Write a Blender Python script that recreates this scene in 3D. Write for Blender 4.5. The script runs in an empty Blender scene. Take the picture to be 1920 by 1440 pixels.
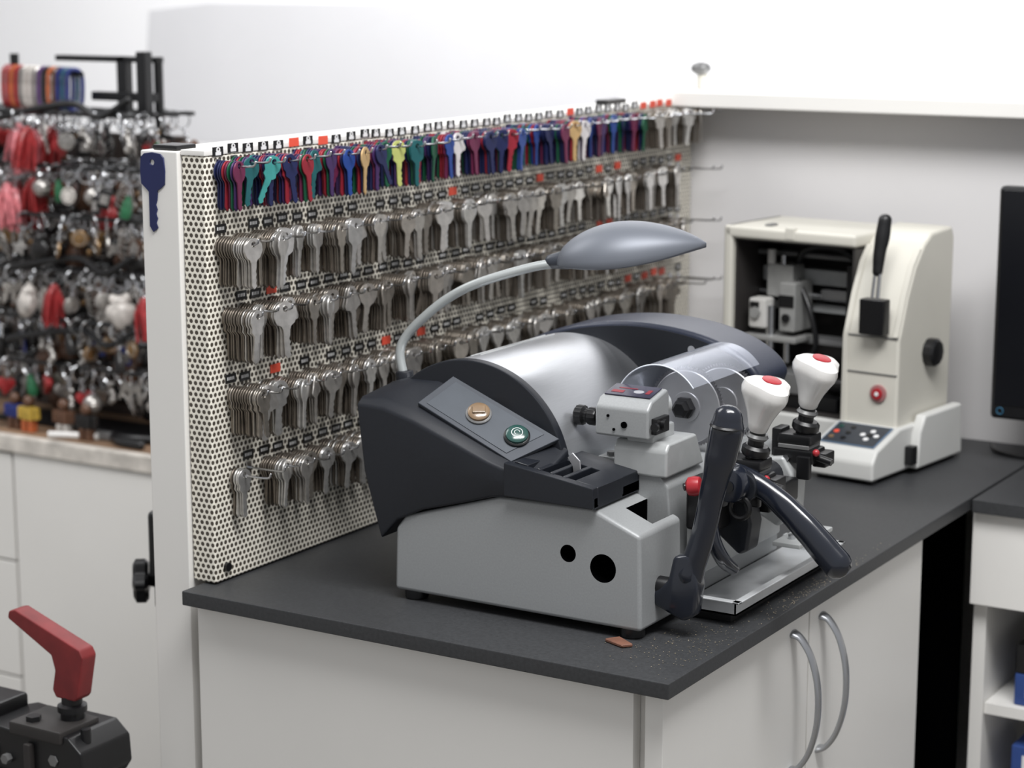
import bpy, bmesh, math, random
from mathutils import Vector, Matrix
R=random.Random(7)
sc=bpy.context.scene
COL=bpy.context.collection
PM={}
# ---------------------------------------------------------------- materials
def srgb(c):
    return tuple(((x/255)/12.92 if x/255<=.04045 else (((x/255)+.055)/1.055)**2.4) for x in c)
def mat(name,rgb,rough=.5,metal=0,var=.08,scale=30,bump=0.0,bscale=200,coat=0,emit=0,stretch=None,alpha=None,trans=0):
    m=bpy.data.materials.new(name); m.use_nodes=True; nt=m.node_tree; N=nt.nodes; L=nt.links
    b=N["Principled BSDF"]; c=srgb(rgb)
    tc=N.new("ShaderNodeTexCoord"); mp=N.new("ShaderNodeMapping"); L.new(tc.outputs["Object"],mp.inputs[0])
    if stretch: mp.inputs["Scale"].default_value=stretch
    nz=N.new("ShaderNodeTexNoise"); nz.inputs["Scale"].default_value=scale; nz.inputs["Detail"].default_value=4
    L.new(mp.outputs[0],nz.inputs["Vector"])
    cr=N.new("ShaderNodeValToRGB"); cr.color_ramp.elements[0].position=.3; cr.color_ramp.elements[1].position=.7
    cr.color_ramp.elements[0].color=tuple(x*(1-var) for x in c)+(1,); cr.color_ramp.elements[1].color=tuple(min(1,x*(1+var)) for x in c)+(1,)
    L.new(nz.outputs[0],cr.inputs[0]); L.new(cr.outputs[0],b.inputs["Base Color"])
    b.inputs["Roughness"].default_value=rough; b.inputs["Metallic"].default_value=metal
    if coat: b.inputs["Coat Weight"].default_value=coat; b.inputs["Coat Roughness"].default_value=.1
    if bump:
        n2=N.new("ShaderNodeTexNoise"); n2.inputs["Scale"].default_value=bscale; L.new(mp.outputs[0],n2.inputs["Vector"])
        bp=N.new("ShaderNodeBump"); bp.inputs["Strength"].default_value=bump; bp.inputs["Distance"].default_value=.001
        L.new(n2.outputs[0],bp.inputs["Height"]); L.new(bp.outputs[0],b.inputs["Normal"])
    if emit:
        b.inputs["Emission Color"].default_value=c+(1,); b.inputs["Emission Strength"].default_value=emit
    if alpha is not None: b.inputs["Alpha"].default_value=alpha
    return m
def perfmat(name,rgb,hole,p=.0072,r=.0024):
    m=mat(name,rgb,.5,0,.05,8); nt=m.node_tree; N=nt.nodes; L=nt.links; b=N["Principled BSDF"]
    base=b.inputs["Base Color"].links[0].from_socket
    tc=N.new("ShaderNodeTexCoord"); sx=N.new("ShaderNodeSeparateXYZ"); L.new(tc.outputs["Object"],sx.inputs[0])
    def M(op,a,bb=None):
        n=N.new("ShaderNodeMath"); n.operation=op
        for i,v in enumerate((a,bb)):
            if v is None: continue
            if isinstance(v,(int,float)): n.inputs[i].default_value=v
            else: L.new(v,n.inputs[i])
        return n.outputs[0]
    u=M('ADD',sx.outputs[0],sx.outputs[1]); v=sx.outputs[2]; q=p*1.732
    def lat(o):
        du=M('MULTIPLY',M('SUBTRACT',M('FRACT',M('ADD',M('DIVIDE',u,p),o)),.5),p)
        dv=M('MULTIPLY',M('SUBTRACT',M('FRACT',M('ADD',M('DIVIDE',v,q),o)),.5),q)
        return M('SQRT',M('ADD',M('MULTIPLY',du,du),M('MULTIPLY',dv,dv)))
    d=M('MINIMUM',lat(100.0),lat(100.5))
    mr=N.new("ShaderNodeMapRange"); L.new(d,mr.inputs[0]); mr.inputs[1].default_value=r-.0002; mr.inputs[2].default_value=r+.0002
    mx=N.new("ShaderNodeMix"); mx.data_type='RGBA'; L.new(mr.outputs[0],mx.inputs[0]); mx.inputs[6].default_value=srgb(hole)+(1,)  # hole dots are drawn, the shade inside them put into the colour
    L.new(base,mx.inputs[7]); L.new(mx.outputs[2],b.inputs["Base Color"])
    bp=N.new("ShaderNodeBump"); bp.inputs["Strength"].default_value=.6; bp.inputs["Distance"].default_value=.001
    L.new(mr.outputs[0],bp.inputs["Height"]); L.new(bp.outputs[0],b.inputs["Normal"])
    return m
WHITE=mat("white_laminate",(228,226,222),.45,0,.02,4,.05,300)
WALLM=mat("wall_paint",(212,210,210),.7,0,.025,3,.08,250)
FARW=mat("bright_wall",(252,252,254),.8,0,.01,2)
GREYP=mat("pale_grey_patch",(222,222,225),.8,0,.02,3)
FLOORM=mat("floor_vinyl",(150,146,140),.5,0,.06,6)
TOPM=mat("charcoal_laminate",(52,53,55),.5,0,.18,260,.12,500)
PERF=perfmat("perforated_cream_metal",(240,235,222),(74,67,58))
SILV=mat("silver_grey_paint",(152,154,155),.42,.15,.05,500,.03,900)
LSILV=mat("light_grey_cast",(172,174,174),.4,.2,.06,60)
TRAYM=mat("tray_bright_metal",(210,212,214),.28,.25,.05,60)
ALU=mat("brushed_aluminium",(196,198,202),.32,.8,.04,40,.04,60,stretch=(30,1,30))
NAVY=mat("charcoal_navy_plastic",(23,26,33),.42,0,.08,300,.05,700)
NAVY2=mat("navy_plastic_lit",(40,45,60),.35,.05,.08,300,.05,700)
PANEL=mat("grey_panel",(58,62,69),.42,.2,.05,60)
PANELI=mat("panel_inner",(66,71,78),.4,.2,.05,60)
BLACK=mat("black_plastic",(17,17,19),.35,0,.1,60)
HOLE=mat("black_void",(4,4,5),1.0,0,0,10)
HOLE.node_tree.nodes["Principled BSDF"].inputs["Specular IOR Level"].default_value=0
GLOSSK=mat("glossy_navy_handle",(25,29,39),.2,0,.06,40,coat=.4)
CHROME=mat("chrome",(200,201,204),.22,1,.03,40)
SATIN=mat("satin_chrome",(176,178,182),.34,.9,.03,40)
STEEL=mat("cutter_steel",(182,182,185),.36,.7,.06,40)
STEELD=mat("cutter_steel_edge",(140,140,144),.35,.8,.1,40)
WHITEP=mat("white_gloss_plastic",(224,222,219),.22,0,.02,20,coat=.5)
RED=mat("red_plastic",(160,38,46),.35,0,.06,20)
DRED=mat("dark_red_lever",(118,34,36),.5,0,.18,40)
ORANGE=mat("orange_red_tag",(226,84,62),.5,0,.05,20)
YEL=mat("bronze_button",(126,104,80),.28,0,.15,80,coat=.5)
GRN=mat("green_button",(40,74,69),.22,0,.12,60,coat=.5)
LGREY=mat("lamp_arm_grey",(158,162,162),.35,.2,.03,20)
LAMPM=mat("lamp_grey",(104,108,116),.45,.25,.04,20)
LAMPK=mat("lamp_dark",(48,52,60),.4,0,.04,20)
CREAM=mat("cream_plastic",(202,199,189),.45,0,.03,10)
CREAMD=mat("off_white_base",(202,202,199),.45,0,.03,10)
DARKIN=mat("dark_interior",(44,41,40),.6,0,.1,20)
MGREY=mat("mid_grey_metal",(124,124,124),.4,.4,.1,20)
WOOD=mat("worn_wood",(132,106,84),.6,0,.3,6,stretch=(1,6,1))
CORK=mat("cork_wedge",(112,74,58),.7,0,.2,80)
BRASS=mat("brass_chip",(178,166,144),.35,.5,.2,80)
KEYS=[mat("nickel_key_%s"%n,c,.30,.85,.14,120) for n,c in (("a",(208,204,199)),("b",(178,171,162)),("c",(226,224,221)))]
STK=mat("nickel_key_stack_shaded",(138,129,119),.36,.8,.25,60)  # darker copy of the key nickel, shade within the stacks put in
KCOL=[mat("key_"+n,c,.38,.3,.08,90) for n,c in (("teal",(36,96,100)),("navy",(36,42,84)),("red",(150,40,54)),("purple",(70,46,96)),
  ("green",(30,92,66)),("magenta",(112,42,76)),("gold",(200,166,116)),("blue",(40,72,146)),("turquoise",(66,150,146)),("lime",(190,196,116)),("white",(220,215,215)),("pink",(200,104,140)))]
SCREEN=mat("screen_black",(14,15,19),.25,0,.02,5)
BLUEBOX=mat("blue_card",(44,70,130),.5,0,.1,20)
NBLUE=mat("navy_key_blue",(24,32,78),.35,0,.05,30)
TAGW=mat("tag_white_print",(225,225,225),.5,0,0,10)
EMIT=mat("light_tube",(255,255,255),.5,0,0,10,emit=2.5)
def glassmat():
    m=bpy.data.materials.new("clear_guard_plastic"); m.use_nodes=True; nt=m.node_tree; N=nt.nodes; L=nt.links; N.clear()
    o=N.new("ShaderNodeOutputMaterial"); t=N.new("ShaderNodeBsdfTransparent"); t.inputs[0].default_value=(.92,.94,.98,1)
    g=N.new("ShaderNodeBsdfPrincipled"); g.inputs["Roughness"].default_value=.16; g.inputs["Base Color"].default_value=(.74,.78,.88,1); g.inputs["Metallic"].default_value=.6
    f=N.new("ShaderNodeLayerWeight"); f.inputs[0].default_value=.22; a=N.new("ShaderNodeMath"); a.operation='ADD'; a.inputs[1].default_value=.24
    tc=N.new("ShaderNodeTexCoord"); mp=N.new("ShaderNodeMapping"); mp.inputs["Scale"].default_value=(1,.12,1)
    nz=N.new("ShaderNodeTexNoise"); nz.inputs["Scale"].default_value=70; bp=N.new("ShaderNodeBump"); bp.inputs["Strength"].default_value=.25
    L.new(tc.outputs["Object"],mp.inputs[0]); L.new(mp.outputs[0],nz.inputs["Vector"])
    L.new(nz.outputs[0],bp.inputs["Height"]); L.new(bp.outputs[0],g.inputs["Normal"])
    mx=N.new("ShaderNodeMixShader"); L.new(f.outputs[0],a.inputs[0]); L.new(a.outputs[0],mx.inputs[0]); L.new(t.outputs[0],mx.inputs[1]); L.new(g.outputs[0],mx.inputs[2]); L.new(mx.outputs[0],o.inputs[0])
    return m
CLEAR=glassmat()
# ---------------------------------------------------------------- builder
def cat_rom(pts,sub):
    P=[Vector(p) for p in pts]
    if sub<=1 or len(P)<3: return P
    out=[]
    for i in range(len(P)-1):
        p0=P[i-1] if i>0 else P[i]*2-P[i+1]; p1=P[i]; p2=P[i+1]; p3=P[i+2] if i+2<len(P) else P[i+1]*2-P[i]
        for k in range(sub):
            t=k/sub
            out.append(.5*((2*p1)+(-p0+p2)*t+(2*p0-5*p1+4*p2-p3)*t*t+(-p0+3*p1-3*p2+p3)*t**3))
    out.append(P[-1]); return out
class PB:
    def __init__(s,name): s.name=name; s.bm=bmesh.new(); s.mats=[]
    def mi(s,m):
        if m not in s.mats: s.mats.append(m)
        return s.mats.index(m)
    def merge(s,t,m,bev=0,seg=2,xf=None,ang=30):
        bmesh.ops.recalc_face_normals(t,faces=t.faces[:])
        if bev>0:
            es=[e for e in t.edges if len(e.link_faces)==2 and e.calc_face_angle(0)>math.radians(ang)]
            if es: bmesh.ops.bevel(t,geom=es,offset=bev,segments=seg,profile=.5,affect='EDGES',clamp_overlap=True)
        if xf: t.transform(xf)
        i=s.mi(m)
        for f in t.faces: f.material_index=i; f.smooth=True
        me=bpy.data.meshes.new("t"); t.to_mesh(me); t.free(); s.bm.from_mesh(me); bpy.data.meshes.remove(me)
        return s
    def box(s,x0,x1,y0,y1,z0,z1,m,bev=0,seg=2,xf=None):
        t=bmesh.new(); bmesh.ops.create_cube(t,size=1)
        t.transform(Matrix.Translation(((x0+x1)/2,(y0+y1)/2,(z0+z1)/2))@Matrix.Diagonal((abs(x1-x0),abs(y1-y0),abs(z1-z0),1)))
        return s.merge(t,m,bev,seg,xf)
    def prism(s,pts,ax,a0,a1,m,bev=0,seg=2,xf=None,ang=30):
        t=bmesh.new()
        def v(p,a):
            return {'X':(a,p[0],p[1]),'Y':(p[0],a,p[1]),'Z':(p[0],p[1],a)}[ax]
        A=[t.verts.new(v(p,a0)) for p in pts]; B=[t.verts.new(v(p,a1)) for p in pts]; n=len(pts)
        t.faces.new(A); t.faces.new(B[::-1])
        for i in range(n): t.faces.new((A[i],A[(i+1)%n],B[(i+1)%n],B[i]))
        return s.merge(t,m,bev,seg,xf,ang)
    def loft(s,secs,m,bev=0,seg=2,closed=True,caps=True,xf=None,ang=30):
        t=bmesh.new(); V=[[t.verts.new(p) for p in q] for q in secs]; n=len(secs[0])
        for a,b in zip(V,V[1:]):
            for i in range(n if closed else n-1): t.faces.new((a[i],a[(i+1)%n],b[(i+1)%n],b[i]))
        if caps and closed: t.faces.new(V[0]); t.faces.new(V[-1][::-1])
        return s.merge(t,m,bev,seg,xf,ang)
    def lathe(s,prof,o,d,m,seg=28,mod=None,xf=None):
        d=Vector(d).normalized(); q=d.to_track_quat('Z','Y'); o=Vector(o); secs=[]
        for r,h in prof:
            ring=[]
            for k in range(seg):
                a=2*math.pi*k/seg; rr=max(r,1e-5)*(1 if not mod else mod(a,h))
                ring.append(o+q@Vector((rr*math.cos(a),rr*math.sin(a),h)))
            secs.append(ring)
        return s.loft(secs,m,xf=xf)
    def cyl(s,p0,p1,r,m,r1=None,seg=24,bev=0,xf=None):
        p0=Vector(p0); p1=Vector(p1); h=(p1-p0).length; r1=r if r1 is None else r1
        pr=[(r,0),(r1,h)] if not bev else [(r-bev,0),(r-bev*.3,bev*.3),(r,bev),(r1,h-bev),(r1-bev*.3,h-bev*.3),(r1-bev,h)]
        return s.lathe(pr,p0,p1-p0,m,seg,xf=xf)
    def sweep(s,pts,rad,m,sub=5,seg=14,flat=1,up=(0,1,0),xf=None,cap=True):
        P=cat_rom(pts,sub)
        n=len(P); RR=[]
        for i in range(n):
            f=i/(n-1)*(len(rad)-1); k=min(int(f),len(rad)-2); w=f-k; w=w*w*(3-2*w); RR.append(rad[k]*(1-w)+rad[k+1]*w)
        secs=[]
        for i in range(n):
            d=(P[min(i+1,n-1)]-P[max(i-1,0)]).normalized(); U=Vector(up); U=(U-d*U.dot(d)).normalized(); W=d.cross(U)
            secs.append([P[i]+U*(math.cos(2*math.pi*k/seg)*RR[i]*flat)+W*(math.sin(2*math.pi*k/seg)*RR[i]) for k in range(seg)])
        if cap:
            for end in (0,-1):
                d=(P[end]-P[1 if end==0 else -2]).normalized(); c=P[end]; ring=secs[end]; r=RR[end]; add=[]
                for a in (30,60,84):
                    a=math.radians(a); add.append([c+(q-c)*math.cos(a)+d*r*math.sin(a)*.8 for q in ring])
                if end==0: secs=add[::-1]+secs
                else: secs=secs+add
        return s.loft(secs,m,xf=xf)
    def ell(s,c,r,m,seg=20,xf=None):
        t=bmesh.new(); bmesh.ops.create_uvsphere(t,u_segments=seg,v_segments=seg//2,radius=1)
        t.transform(Matrix.Translation(c)@Matrix.Diagonal((r[0],r[1],r[2],1)))
        return s.merge(t,m,xf=xf)
    def torus(s,c,Rr,r,m,nrm=(1,0,0),seg=24,s2=8,arc=1.0,xf=None):
        q=Vector(nrm).normalized().to_track_quat('Z','Y'); c=Vector(c); secs=[]
        K=int(seg*arc)+(1 if arc<1 else 0)
        for k in range(K):
            a=2*math.pi*k/seg; e=Vector((math.cos(a),math.sin(a),0))
            secs.append([c+q@(e*(Rr+r*math.cos(2*math.pi*j/s2))+Vector((0,0,r*math.sin(2*math.pi*j/s2)))) for j in range(s2)])
        if arc>=1: secs.append(secs[0])
        return s.loft(secs,m,caps=arc<1,xf=xf)
    def mesh(s,ang=35):
        bmesh.ops.remove_doubles(s.bm,verts=s.bm.verts[:],dist=1e-6)
        me=bpy.data.meshes.new(s.name); s.bm.to_mesh(me); s.bm.free()
        for m in s.mats: me.materials.append(m)
        me.set_sharp_from_angle(angle=math.radians(ang)); return me
    def done(s,parent=None,world=True,origin=None,label=None,category=None,kind=None,group=None,rotz=0,ang=35,wn=True):
        me=s.mesh(ang); ob=bpy.data.objects.new(s.name,me); COL.objects.link(ob)
        if wn:
            mo_=ob.modifiers.new("wn",'WEIGHTED_NORMAL'); mo_.keep_sharp=True; mo_.weight=100
        if parent is not None:
            if world: me.transform(PM[parent.name].inverted())
            ob.parent=parent; PM[ob.name]=PM[parent.name].copy()
        else:
            if origin is None:
                bb=[Vector(v.co) for v in me.vertices]
                origin=((min(v.x for v in bb)+max(v.x for v in bb))/2,(min(v.y for v in bb)+max(v.y for v in bb))/2,min(v.z for v in bb))
            Mx=Matrix.Translation(origin)
            me.transform(Mx.inverted()); ob.location=origin; PM[ob.name]=Mx
        if label: ob["label"]=label
        if category: ob["category"]=category
        if kind: ob["kind"]=kind
        if group: ob["group"]=group
        return ob
def thing(name,loc,label,category,rotz=0,group=None):
    e=bpy.data.objects.new(name,None); COL.objects.link(e); e.empty_display_size=.05; e.location=loc; e.rotation_euler=(0,0,rotz)
    PM[e.name]=Matrix.Translation(loc)@Matrix.Rotation(rotz,4,'Z'); e["label"]=label; e["category"]=category
    if group: e["group"]=group
    return e
def struct(name,args,m,bev=0):
    return PB(name).box(*args,m,bev).done(kind="structure")
# ---------------------------------------------------------------- camera
cam=bpy.data.cameras.new("camera"); co=bpy.data.objects.new("camera",cam); COL.objects.link(co)
co.location=(0.8655,-1.7104,1.56); co.rotation_euler=(math.radians(90-10.92),0,math.radians(31.3)); cam.lens=73.9; cam.sensor_width=36
cam.dof.use_dof=True; cam.dof.focus_distance=2.12; cam.dof.aperture_fstop=5.8; cam.clip_start=.05
sc.camera=co
# ---------------------------------------------------------------- room
struct("floor",(-6,3,-3.2,3.1,-.05,0),FLOORM)
struct("wall_back",(-6,3,3.0,3.1,0,3.0),FARW)
struct("wall_left",(-6.1,-6,-3.2,3.1,0,3.0),FARW)
struct("wall_counter",(-.60,1.6,1.20,1.28,0,1.370),WALLM)
PB("trim_1").box(-.645,1.6,1.13,1.32,1.371,1.394,WHITE,.003).done(kind="structure")
PB("wall_grey_patch").prism([(-3.20,1.10),(-3.24,1.30),(-3.22,1.47),(-3.0,1.492),(-1.2,1.497),(-.86,1.499),(-.82,1.47),(-.92,1.435),(-1.35,1.420),(-1.60,1.395),(-1.66,1.32),(-1.75,1.10)],'Y',2.998,3.0,GREYP).done(kind="structure")  # added thin grey sheet standing in for a grey smudge on the wall
PB("wall_partition").box(-.664,-.6125,.03,1.2,0,1.378,WHITE,.002).done(kind="structure")
o=PB("post_cap").box(-.652,-.618,.036,.07,1.3782,1.384,BLACK,.002).done(label="small black plastic cap on top of the white partition post",category="cap")
PB("post_cap").box(-.640,-.62,1.00,1.06,1.3782,1.386,BLACK,.002).done(label="small black clip on the top edge of the partition",category="cap")
pb=PB("perforated_board")
pb.box(-.612,-.580,.036,1.198,.9015,1.374,PERF,.003,3)
pb.box(-.612,-.579,.035,1.199,1.374,1.380,WHITE,.001)
board=pb.done(label="cream perforated metal board mounted on the white partition",category="pegboard",origin=(-.596,.6,.9015))
b=PB("bolt"); b.cyl((-.580,.055,.917),(-.576,.055,.917),.005,BLACK); b.done(parent=board)
# ---------------------------------------------------------------- worktop + cabinet
PB("worktop").box(-.599,0,0,1.199,.8835,.90,TOPM,.0015).done(label="charcoal laminate worktop with straight square edges",category="worktop",origin=(-.3,.6,.8835))
cab=thing("base_cabinet",(-.31,.37,0),"white laminate base cabinet under the charcoal worktop","cabinet")
PB("body").box(-.594,-.048,.02,.035,.0,.8825,WHITE,.001).box(-.594,-.041,.036,.725,0,.8825,WHITE).done(parent=cab)
def handle(dr,y):
    h=PB("handle"); zt,zb=.858,.700
    pts=[(-.016,y,zt),(-.006,y,zt-.005),(.006,y+.001,zt-.025),(.014,y+.002,(zt+zb)/2+.02),(.014,y+.002,(zt+zb)/2-.02),(.006,y+.001,zb+.025),(-.006,y,zb+.005),(-.016,y,zb)]
    h.sweep(pts,[.0045,.0032,.0030,.0030,.0030,.0030,.0032,.0045],SATIN,sub=5,seg=14,flat=2.1)
    h.done(parent=dr,label="bowed satin chrome handle")
d1=PB("door").box(-.036,-.016,.021,.3735,.01,.880,WHITE,.0012).done(parent=cab)
d2=PB("door").box(-.036,-.016,.3765,.727,.01,.880,WHITE,.0012).done(parent=cab)
handle(d1,.330); handle(d2,.409)
PB("knee_space_shade").box(-.30,-.27,.73,1.19,0,.883,DARKIN).box(-.27,-.03,.7285,.7345,0,.883,DARKIN).box(-.27,-.03,.92,.93,0,.883,HOLE).done(label="dark panels added as shade in the gap beneath the worktop",category="panel")  # added dark panels stand in for deep shade in the open gap
PB("side_worktop").box(.002,1.5,.855,1.199,.881,.8985,TOPM,.0015).done(label="charcoal laminate desk top joined to the main worktop",category="worktop")
dk=thing("desk_unit",(.5,1.0,0),"white laminate desk unit with open shelves","desk")
PB("apron").box(0,1.4,.868,.885,.755,.880,WHITE,.001).done(parent=dk)
PB("side_panel").box(.0,.018,.8855,1.19,0,.880,WHITE,.001).done(parent=dk)
PB("side_panel").box(1.38,1.4,.8855,1.19,0,.880,WHITE,.001).done(parent=dk)
PB("back_panel").box(.0185,1.379,1.17,1.185,0,.75,CREAM).done(parent=dk)
PB("shelf").box(.0185,1.379,.89,1.169,.60,.616,WHITE,.001).done(parent=dk)
PB("shelf").box(.0185,1.379,.89,1.169,.43,.446,WHITE,.001).done(parent=dk)
for i,(z0,z1,m) in enumerate(((.6165,.66,BLUEBOX),(.6605,.70,BLACK),(.4465,.50,BLUEBOX),(.5005,.56,BLUEBOX))):
    q=PB("storage_box").box(.055,.24,.90,1.05,z0,z1,m,.002); q.box(.070,.16,.8995,.90,z0+.012,z1-.012,TAGW)
    q.done(label=("small black carton" if m is BLACK else "small blue carton")+" stacked on the open desk shelf",category="box")
# ---------------------------------------------------------------- keys
def key_mesh(name,kind,m,S=1.13):
    hc=-.0075; bw=.0042; tip=-.049
    if kind=='round': hr=.0118; hp=[(hr*math.cos(a),hc+hr*math.sin(a)) for a in [math.radians(-62+304*k/20) for k in range(21)]]
    elif kind=='square':
        hp=[(.0075,-.0185),(.0118,-.0155),(.0125,-.006),(.0115,.003),(.008,.0055),(0,.0065),(-.008,.0055),(-.0115,.003),(-.0125,-.006),(-.0118,-.0155),(-.0075,-.0185)]
    elif kind=='wide':
        hp=[(.006,-.0175),(.0105,-.015),(.0145,-.008),(.0135,-.001),(.009,.003),(.004,.0055),(-.004,.0055),(-.009,.003),(-.0135,-.001),(-.0145,-.008),(-.0105,-.015),(-.006,-.0175)]
    elif kind=='bow':
        hp=[(.0055,-.020),(.008,-.018),(.0135,-.0165),(.0145,-.013),(.0115,-.008),(.0090,-.002),(.0065,.003),(.003,.0055),(-.003,.0055),(-.0065,.003),(-.0090,-.002),(-.0115,-.008),(-.0145,-.013),(-.0135,-.0165),(-.008,-.018),(-.0055,-.020)]
    else:
        hp=[(.0065,-.019),(.0095,-.0165),(.0085,-.012),(.0115,-.008),(.0115,-.002),(.008,.003),(.0035,.0055),(-.0035,.0055),(-.008,.003),(-.0115,-.002),(-.0115,-.008),(-.0085,-.012),(-.0095,-.0165),(-.0065,-.019)]
    teeth=[(-bw,-.021),(-bw,tip+.004),(-.001,tip),(.0012,tip+.001)]
    z=tip+.003; k=0
    while z<-.024:
        teeth.append((bw-(.0022 if k%2 else .0006),z)); z+=.0032; k+=1
    teeth.append((bw,-.0225)); teeth.append((bw,-.020))
    poly=hp+teeth
    cu=bpy.data.curves.new("k",'CURVE'); cu.dimensions='2D'; cu.fill_mode='BOTH'; cu.extrude=.0007; cu.bevel_depth=.0002; cu.bevel_resolution=0
    def add(pp):
        sp=cu.splines.new('POLY'); sp.points.add(len(pp)-1); sp.use_cyclic_u=True
        for i,p in enumerate(pp): sp.points[i].co=(p[0],p[1],0,1)
    add([(p[0]*S*.88,p[1]*S) for p in poly])
    hr=.0034; add([(hr*math.cos(2*math.pi*k/12),-.0007+hr*math.sin(2*math.pi*k/12)) for k in range(12)])
    ob=bpy.data.objects.new("k",cu); COL.objects.link(ob); dg=bpy.context.evaluated_depsgraph_get()
    me=bpy.data.meshes.new_from_object(ob.evaluated_get(dg)); bpy.data.objects.remove(ob); bpy.data.curves.remove(cu)
    me.transform(Matrix(((0,0,1,0),(1,0,0,0),(0,1,0,0),(0,0,0,1)))); me.name=name
    me.materials.clear(); me.materials.append(m)
    return me
kinds=['round','square','wide','notch','bow','round']
KM={}
def km(k,m,sz=0):
    S=(1.0,1.07,1.15)[sz]
    if (k,m.name,sz) not in KM: KM[(k,m.name,sz)]=key_mesh("door_key",k,m,S)
    return KM[(k,m.name,sz)]
def hook_mesh(L):
    h=PB("display_hook"); h.sweep([(0,0,-.001),(L*.5,0,-.001),(L-.004,0,0),(L,0,.005)],[.0013,.0013,.0013,.0013],CHROME,sub=3,seg=8)
    h.box(0,.0015,-.004,.004,-.008,.006,CHROME); return h.mesh()
HM=hook_mesh(.052); HML=hook_mesh(.075)
def tag_mesh(m,style):
    t=PB("label_tag"); t.box(.0003,.0012,-.0090,.0090,.0090,.0190,m,.0002,1)
    w=TAGW if m is not ORANGE else WHITE
    if style==0:
        t.cyl((.0012,0,.0155),(.0015,0,.0155),.0034,w,seg=12); t.cyl((.0015,0,.0163),(.0016,0,.0163),.0012,BLACK,seg=8); t.box(.0012,.0015,-.0046,.0046,.0100,.0135,w)
    elif m is BLACK:
        x=-.0068
        for k in range(5):
            ww=R.choice([.0012,.0017]); t.box(.0012,.0014,x,x+ww,.0125,.0160,w); x+=ww+.0012
    return t.mesh()
TM={0:tag_mesh(BLACK,0),1:tag_mesh(BLACK,1),2:tag_mesh(ORANGE,1)}
rows=[1.365,1.281,1.203,1.113,1.022]
BX=-.5795
indiv=[]; gk="keys hanging on the perforated board"
FIRST=[5,0,8,1,2,0,3,7,6,1,4,9,0,2,4,7,10,5,1]
KC=KCOL
for ri,zr in enumerate(rows):
    y=.056+.004*ri
    ncol={0:41,1:41,2:41,3:41,4:10}[ri]
    for ci in range(ncol):
        yy=y+ci*.0272+R.uniform(-.0025,.0025)
        if yy>1.165: break
        zz=zr+R.uniform(-.0015,.0015)
        far=yy>1.10
        h=bpy.data.objects.new("display_hook",HML if far else HM); COL.objects.link(h); h.location=(BX,yy,zz)
        h["label"]="thin chrome wire hook with printed tag on the perforated board"; h["category"]="hook"; h["group"]="wire hooks on the perforated board"
        st=0 if ri==0 else 1
        if R.random()<.06 or (ri==0 and yy>1.02) or (ri>0 and .9<yy<1.0 and R.random()<.5): st=2
        if R.random()>.12 or ri==0:
            t=bpy.data.objects.new("label_tag",TM[st]); COL.objects.link(t); t.parent=h; t["label"]="orange red price tag" if st==2 else "black tag with white print"
        if far and ri!=0 and R.random()<.6: continue
        if ri==4 and ci==1: continue
        n=R.choice([7,8,9,10,11,12])
        if ri in (1,2,3) and ci==0: n=13
        if ri==4 and ci==0: n=4
        kd=R.choice(kinds); sz=R.choice([0,1,1,2]) if ri else 0
        if ri==4 and ci>1: kd='wide'; sz=0
        colored=ri==0 and yy<.99
        if colored: m=KC[FIRST[ci]] if ci<len(FIRST) else R.choice([KC[i] for i in (1,1,2,2,3,4,5,6,7,7,10,10,11,9,0)])
        else: m=R.choice(KEYS)
        sp=.0036 if n<12 else .0034
        lean=R.uniform(-.05,.05)
        for k in range(n):
            x=BX+.004+sp*k
            rx=lean+R.uniform(-.06,.06)
            if k==n-1: rx+=R.uniform(-.13,.13)
            if R.random()<.03: rx+=R.choice([-.35,.35])
            tr=(x,yy+R.uniform(-.0006,.0006),zz+.0004)
            rz=R.uniform(-.4,.4) if k==n-1 else R.uniform(-.06,.06)
            mk=m
            if colored and k<n-1: mk=R.choice([m,KC[1],KC[3],KC[5],KC[1],KC[4],KC[2]])
            indiv.append((k-n, math.dist((x,yy,zz),(.8655,-1.7104,1.56)), kd,mk,tr,(rx,0,rz),ri,sz))
indiv.sort(key=lambda t:(t[0]<-1, t[1]-t[0]*.35 if t[0]<-1 else t[1]))
cname={k:k for k in ("teal","red","purple","green","gold","blue","lime","magenta","white","turquoise","pink")}; cname["navy"]="navy blue"
NI=298
for i,(kk,d,kd,m,tr,rot,ri,sz) in enumerate(indiv[:NI]):
    o=bpy.data.objects.new("key",km(kd,m,sz)); COL.objects.link(o); o.location=tr; o.rotation_euler=rot
    c=m.name.replace("key_","")
    o["label"]=("%s coloured house key blank hanging on a wire hook"%cname[c]) if c in cname else "silver nickel key blank hanging on a wire hook"
    o["category"]="key"; o["group"]=gk
bm=bmesh.new(); ml=[]
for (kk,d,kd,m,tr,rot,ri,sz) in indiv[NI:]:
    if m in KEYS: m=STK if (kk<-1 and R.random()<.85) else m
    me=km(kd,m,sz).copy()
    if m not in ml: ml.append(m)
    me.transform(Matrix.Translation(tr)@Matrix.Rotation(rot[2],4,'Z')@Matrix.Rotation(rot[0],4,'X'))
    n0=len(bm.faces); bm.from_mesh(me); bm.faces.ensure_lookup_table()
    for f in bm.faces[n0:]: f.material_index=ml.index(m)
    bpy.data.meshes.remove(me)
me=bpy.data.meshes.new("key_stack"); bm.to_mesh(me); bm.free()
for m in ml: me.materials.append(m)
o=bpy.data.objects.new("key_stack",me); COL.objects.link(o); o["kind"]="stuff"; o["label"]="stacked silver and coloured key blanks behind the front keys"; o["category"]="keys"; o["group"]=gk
bk=key_mesh("emblem_key",'square',NBLUE,1.55); bk.transform(Matrix.Rotation(math.radians(-90),4,'Z'))
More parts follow.
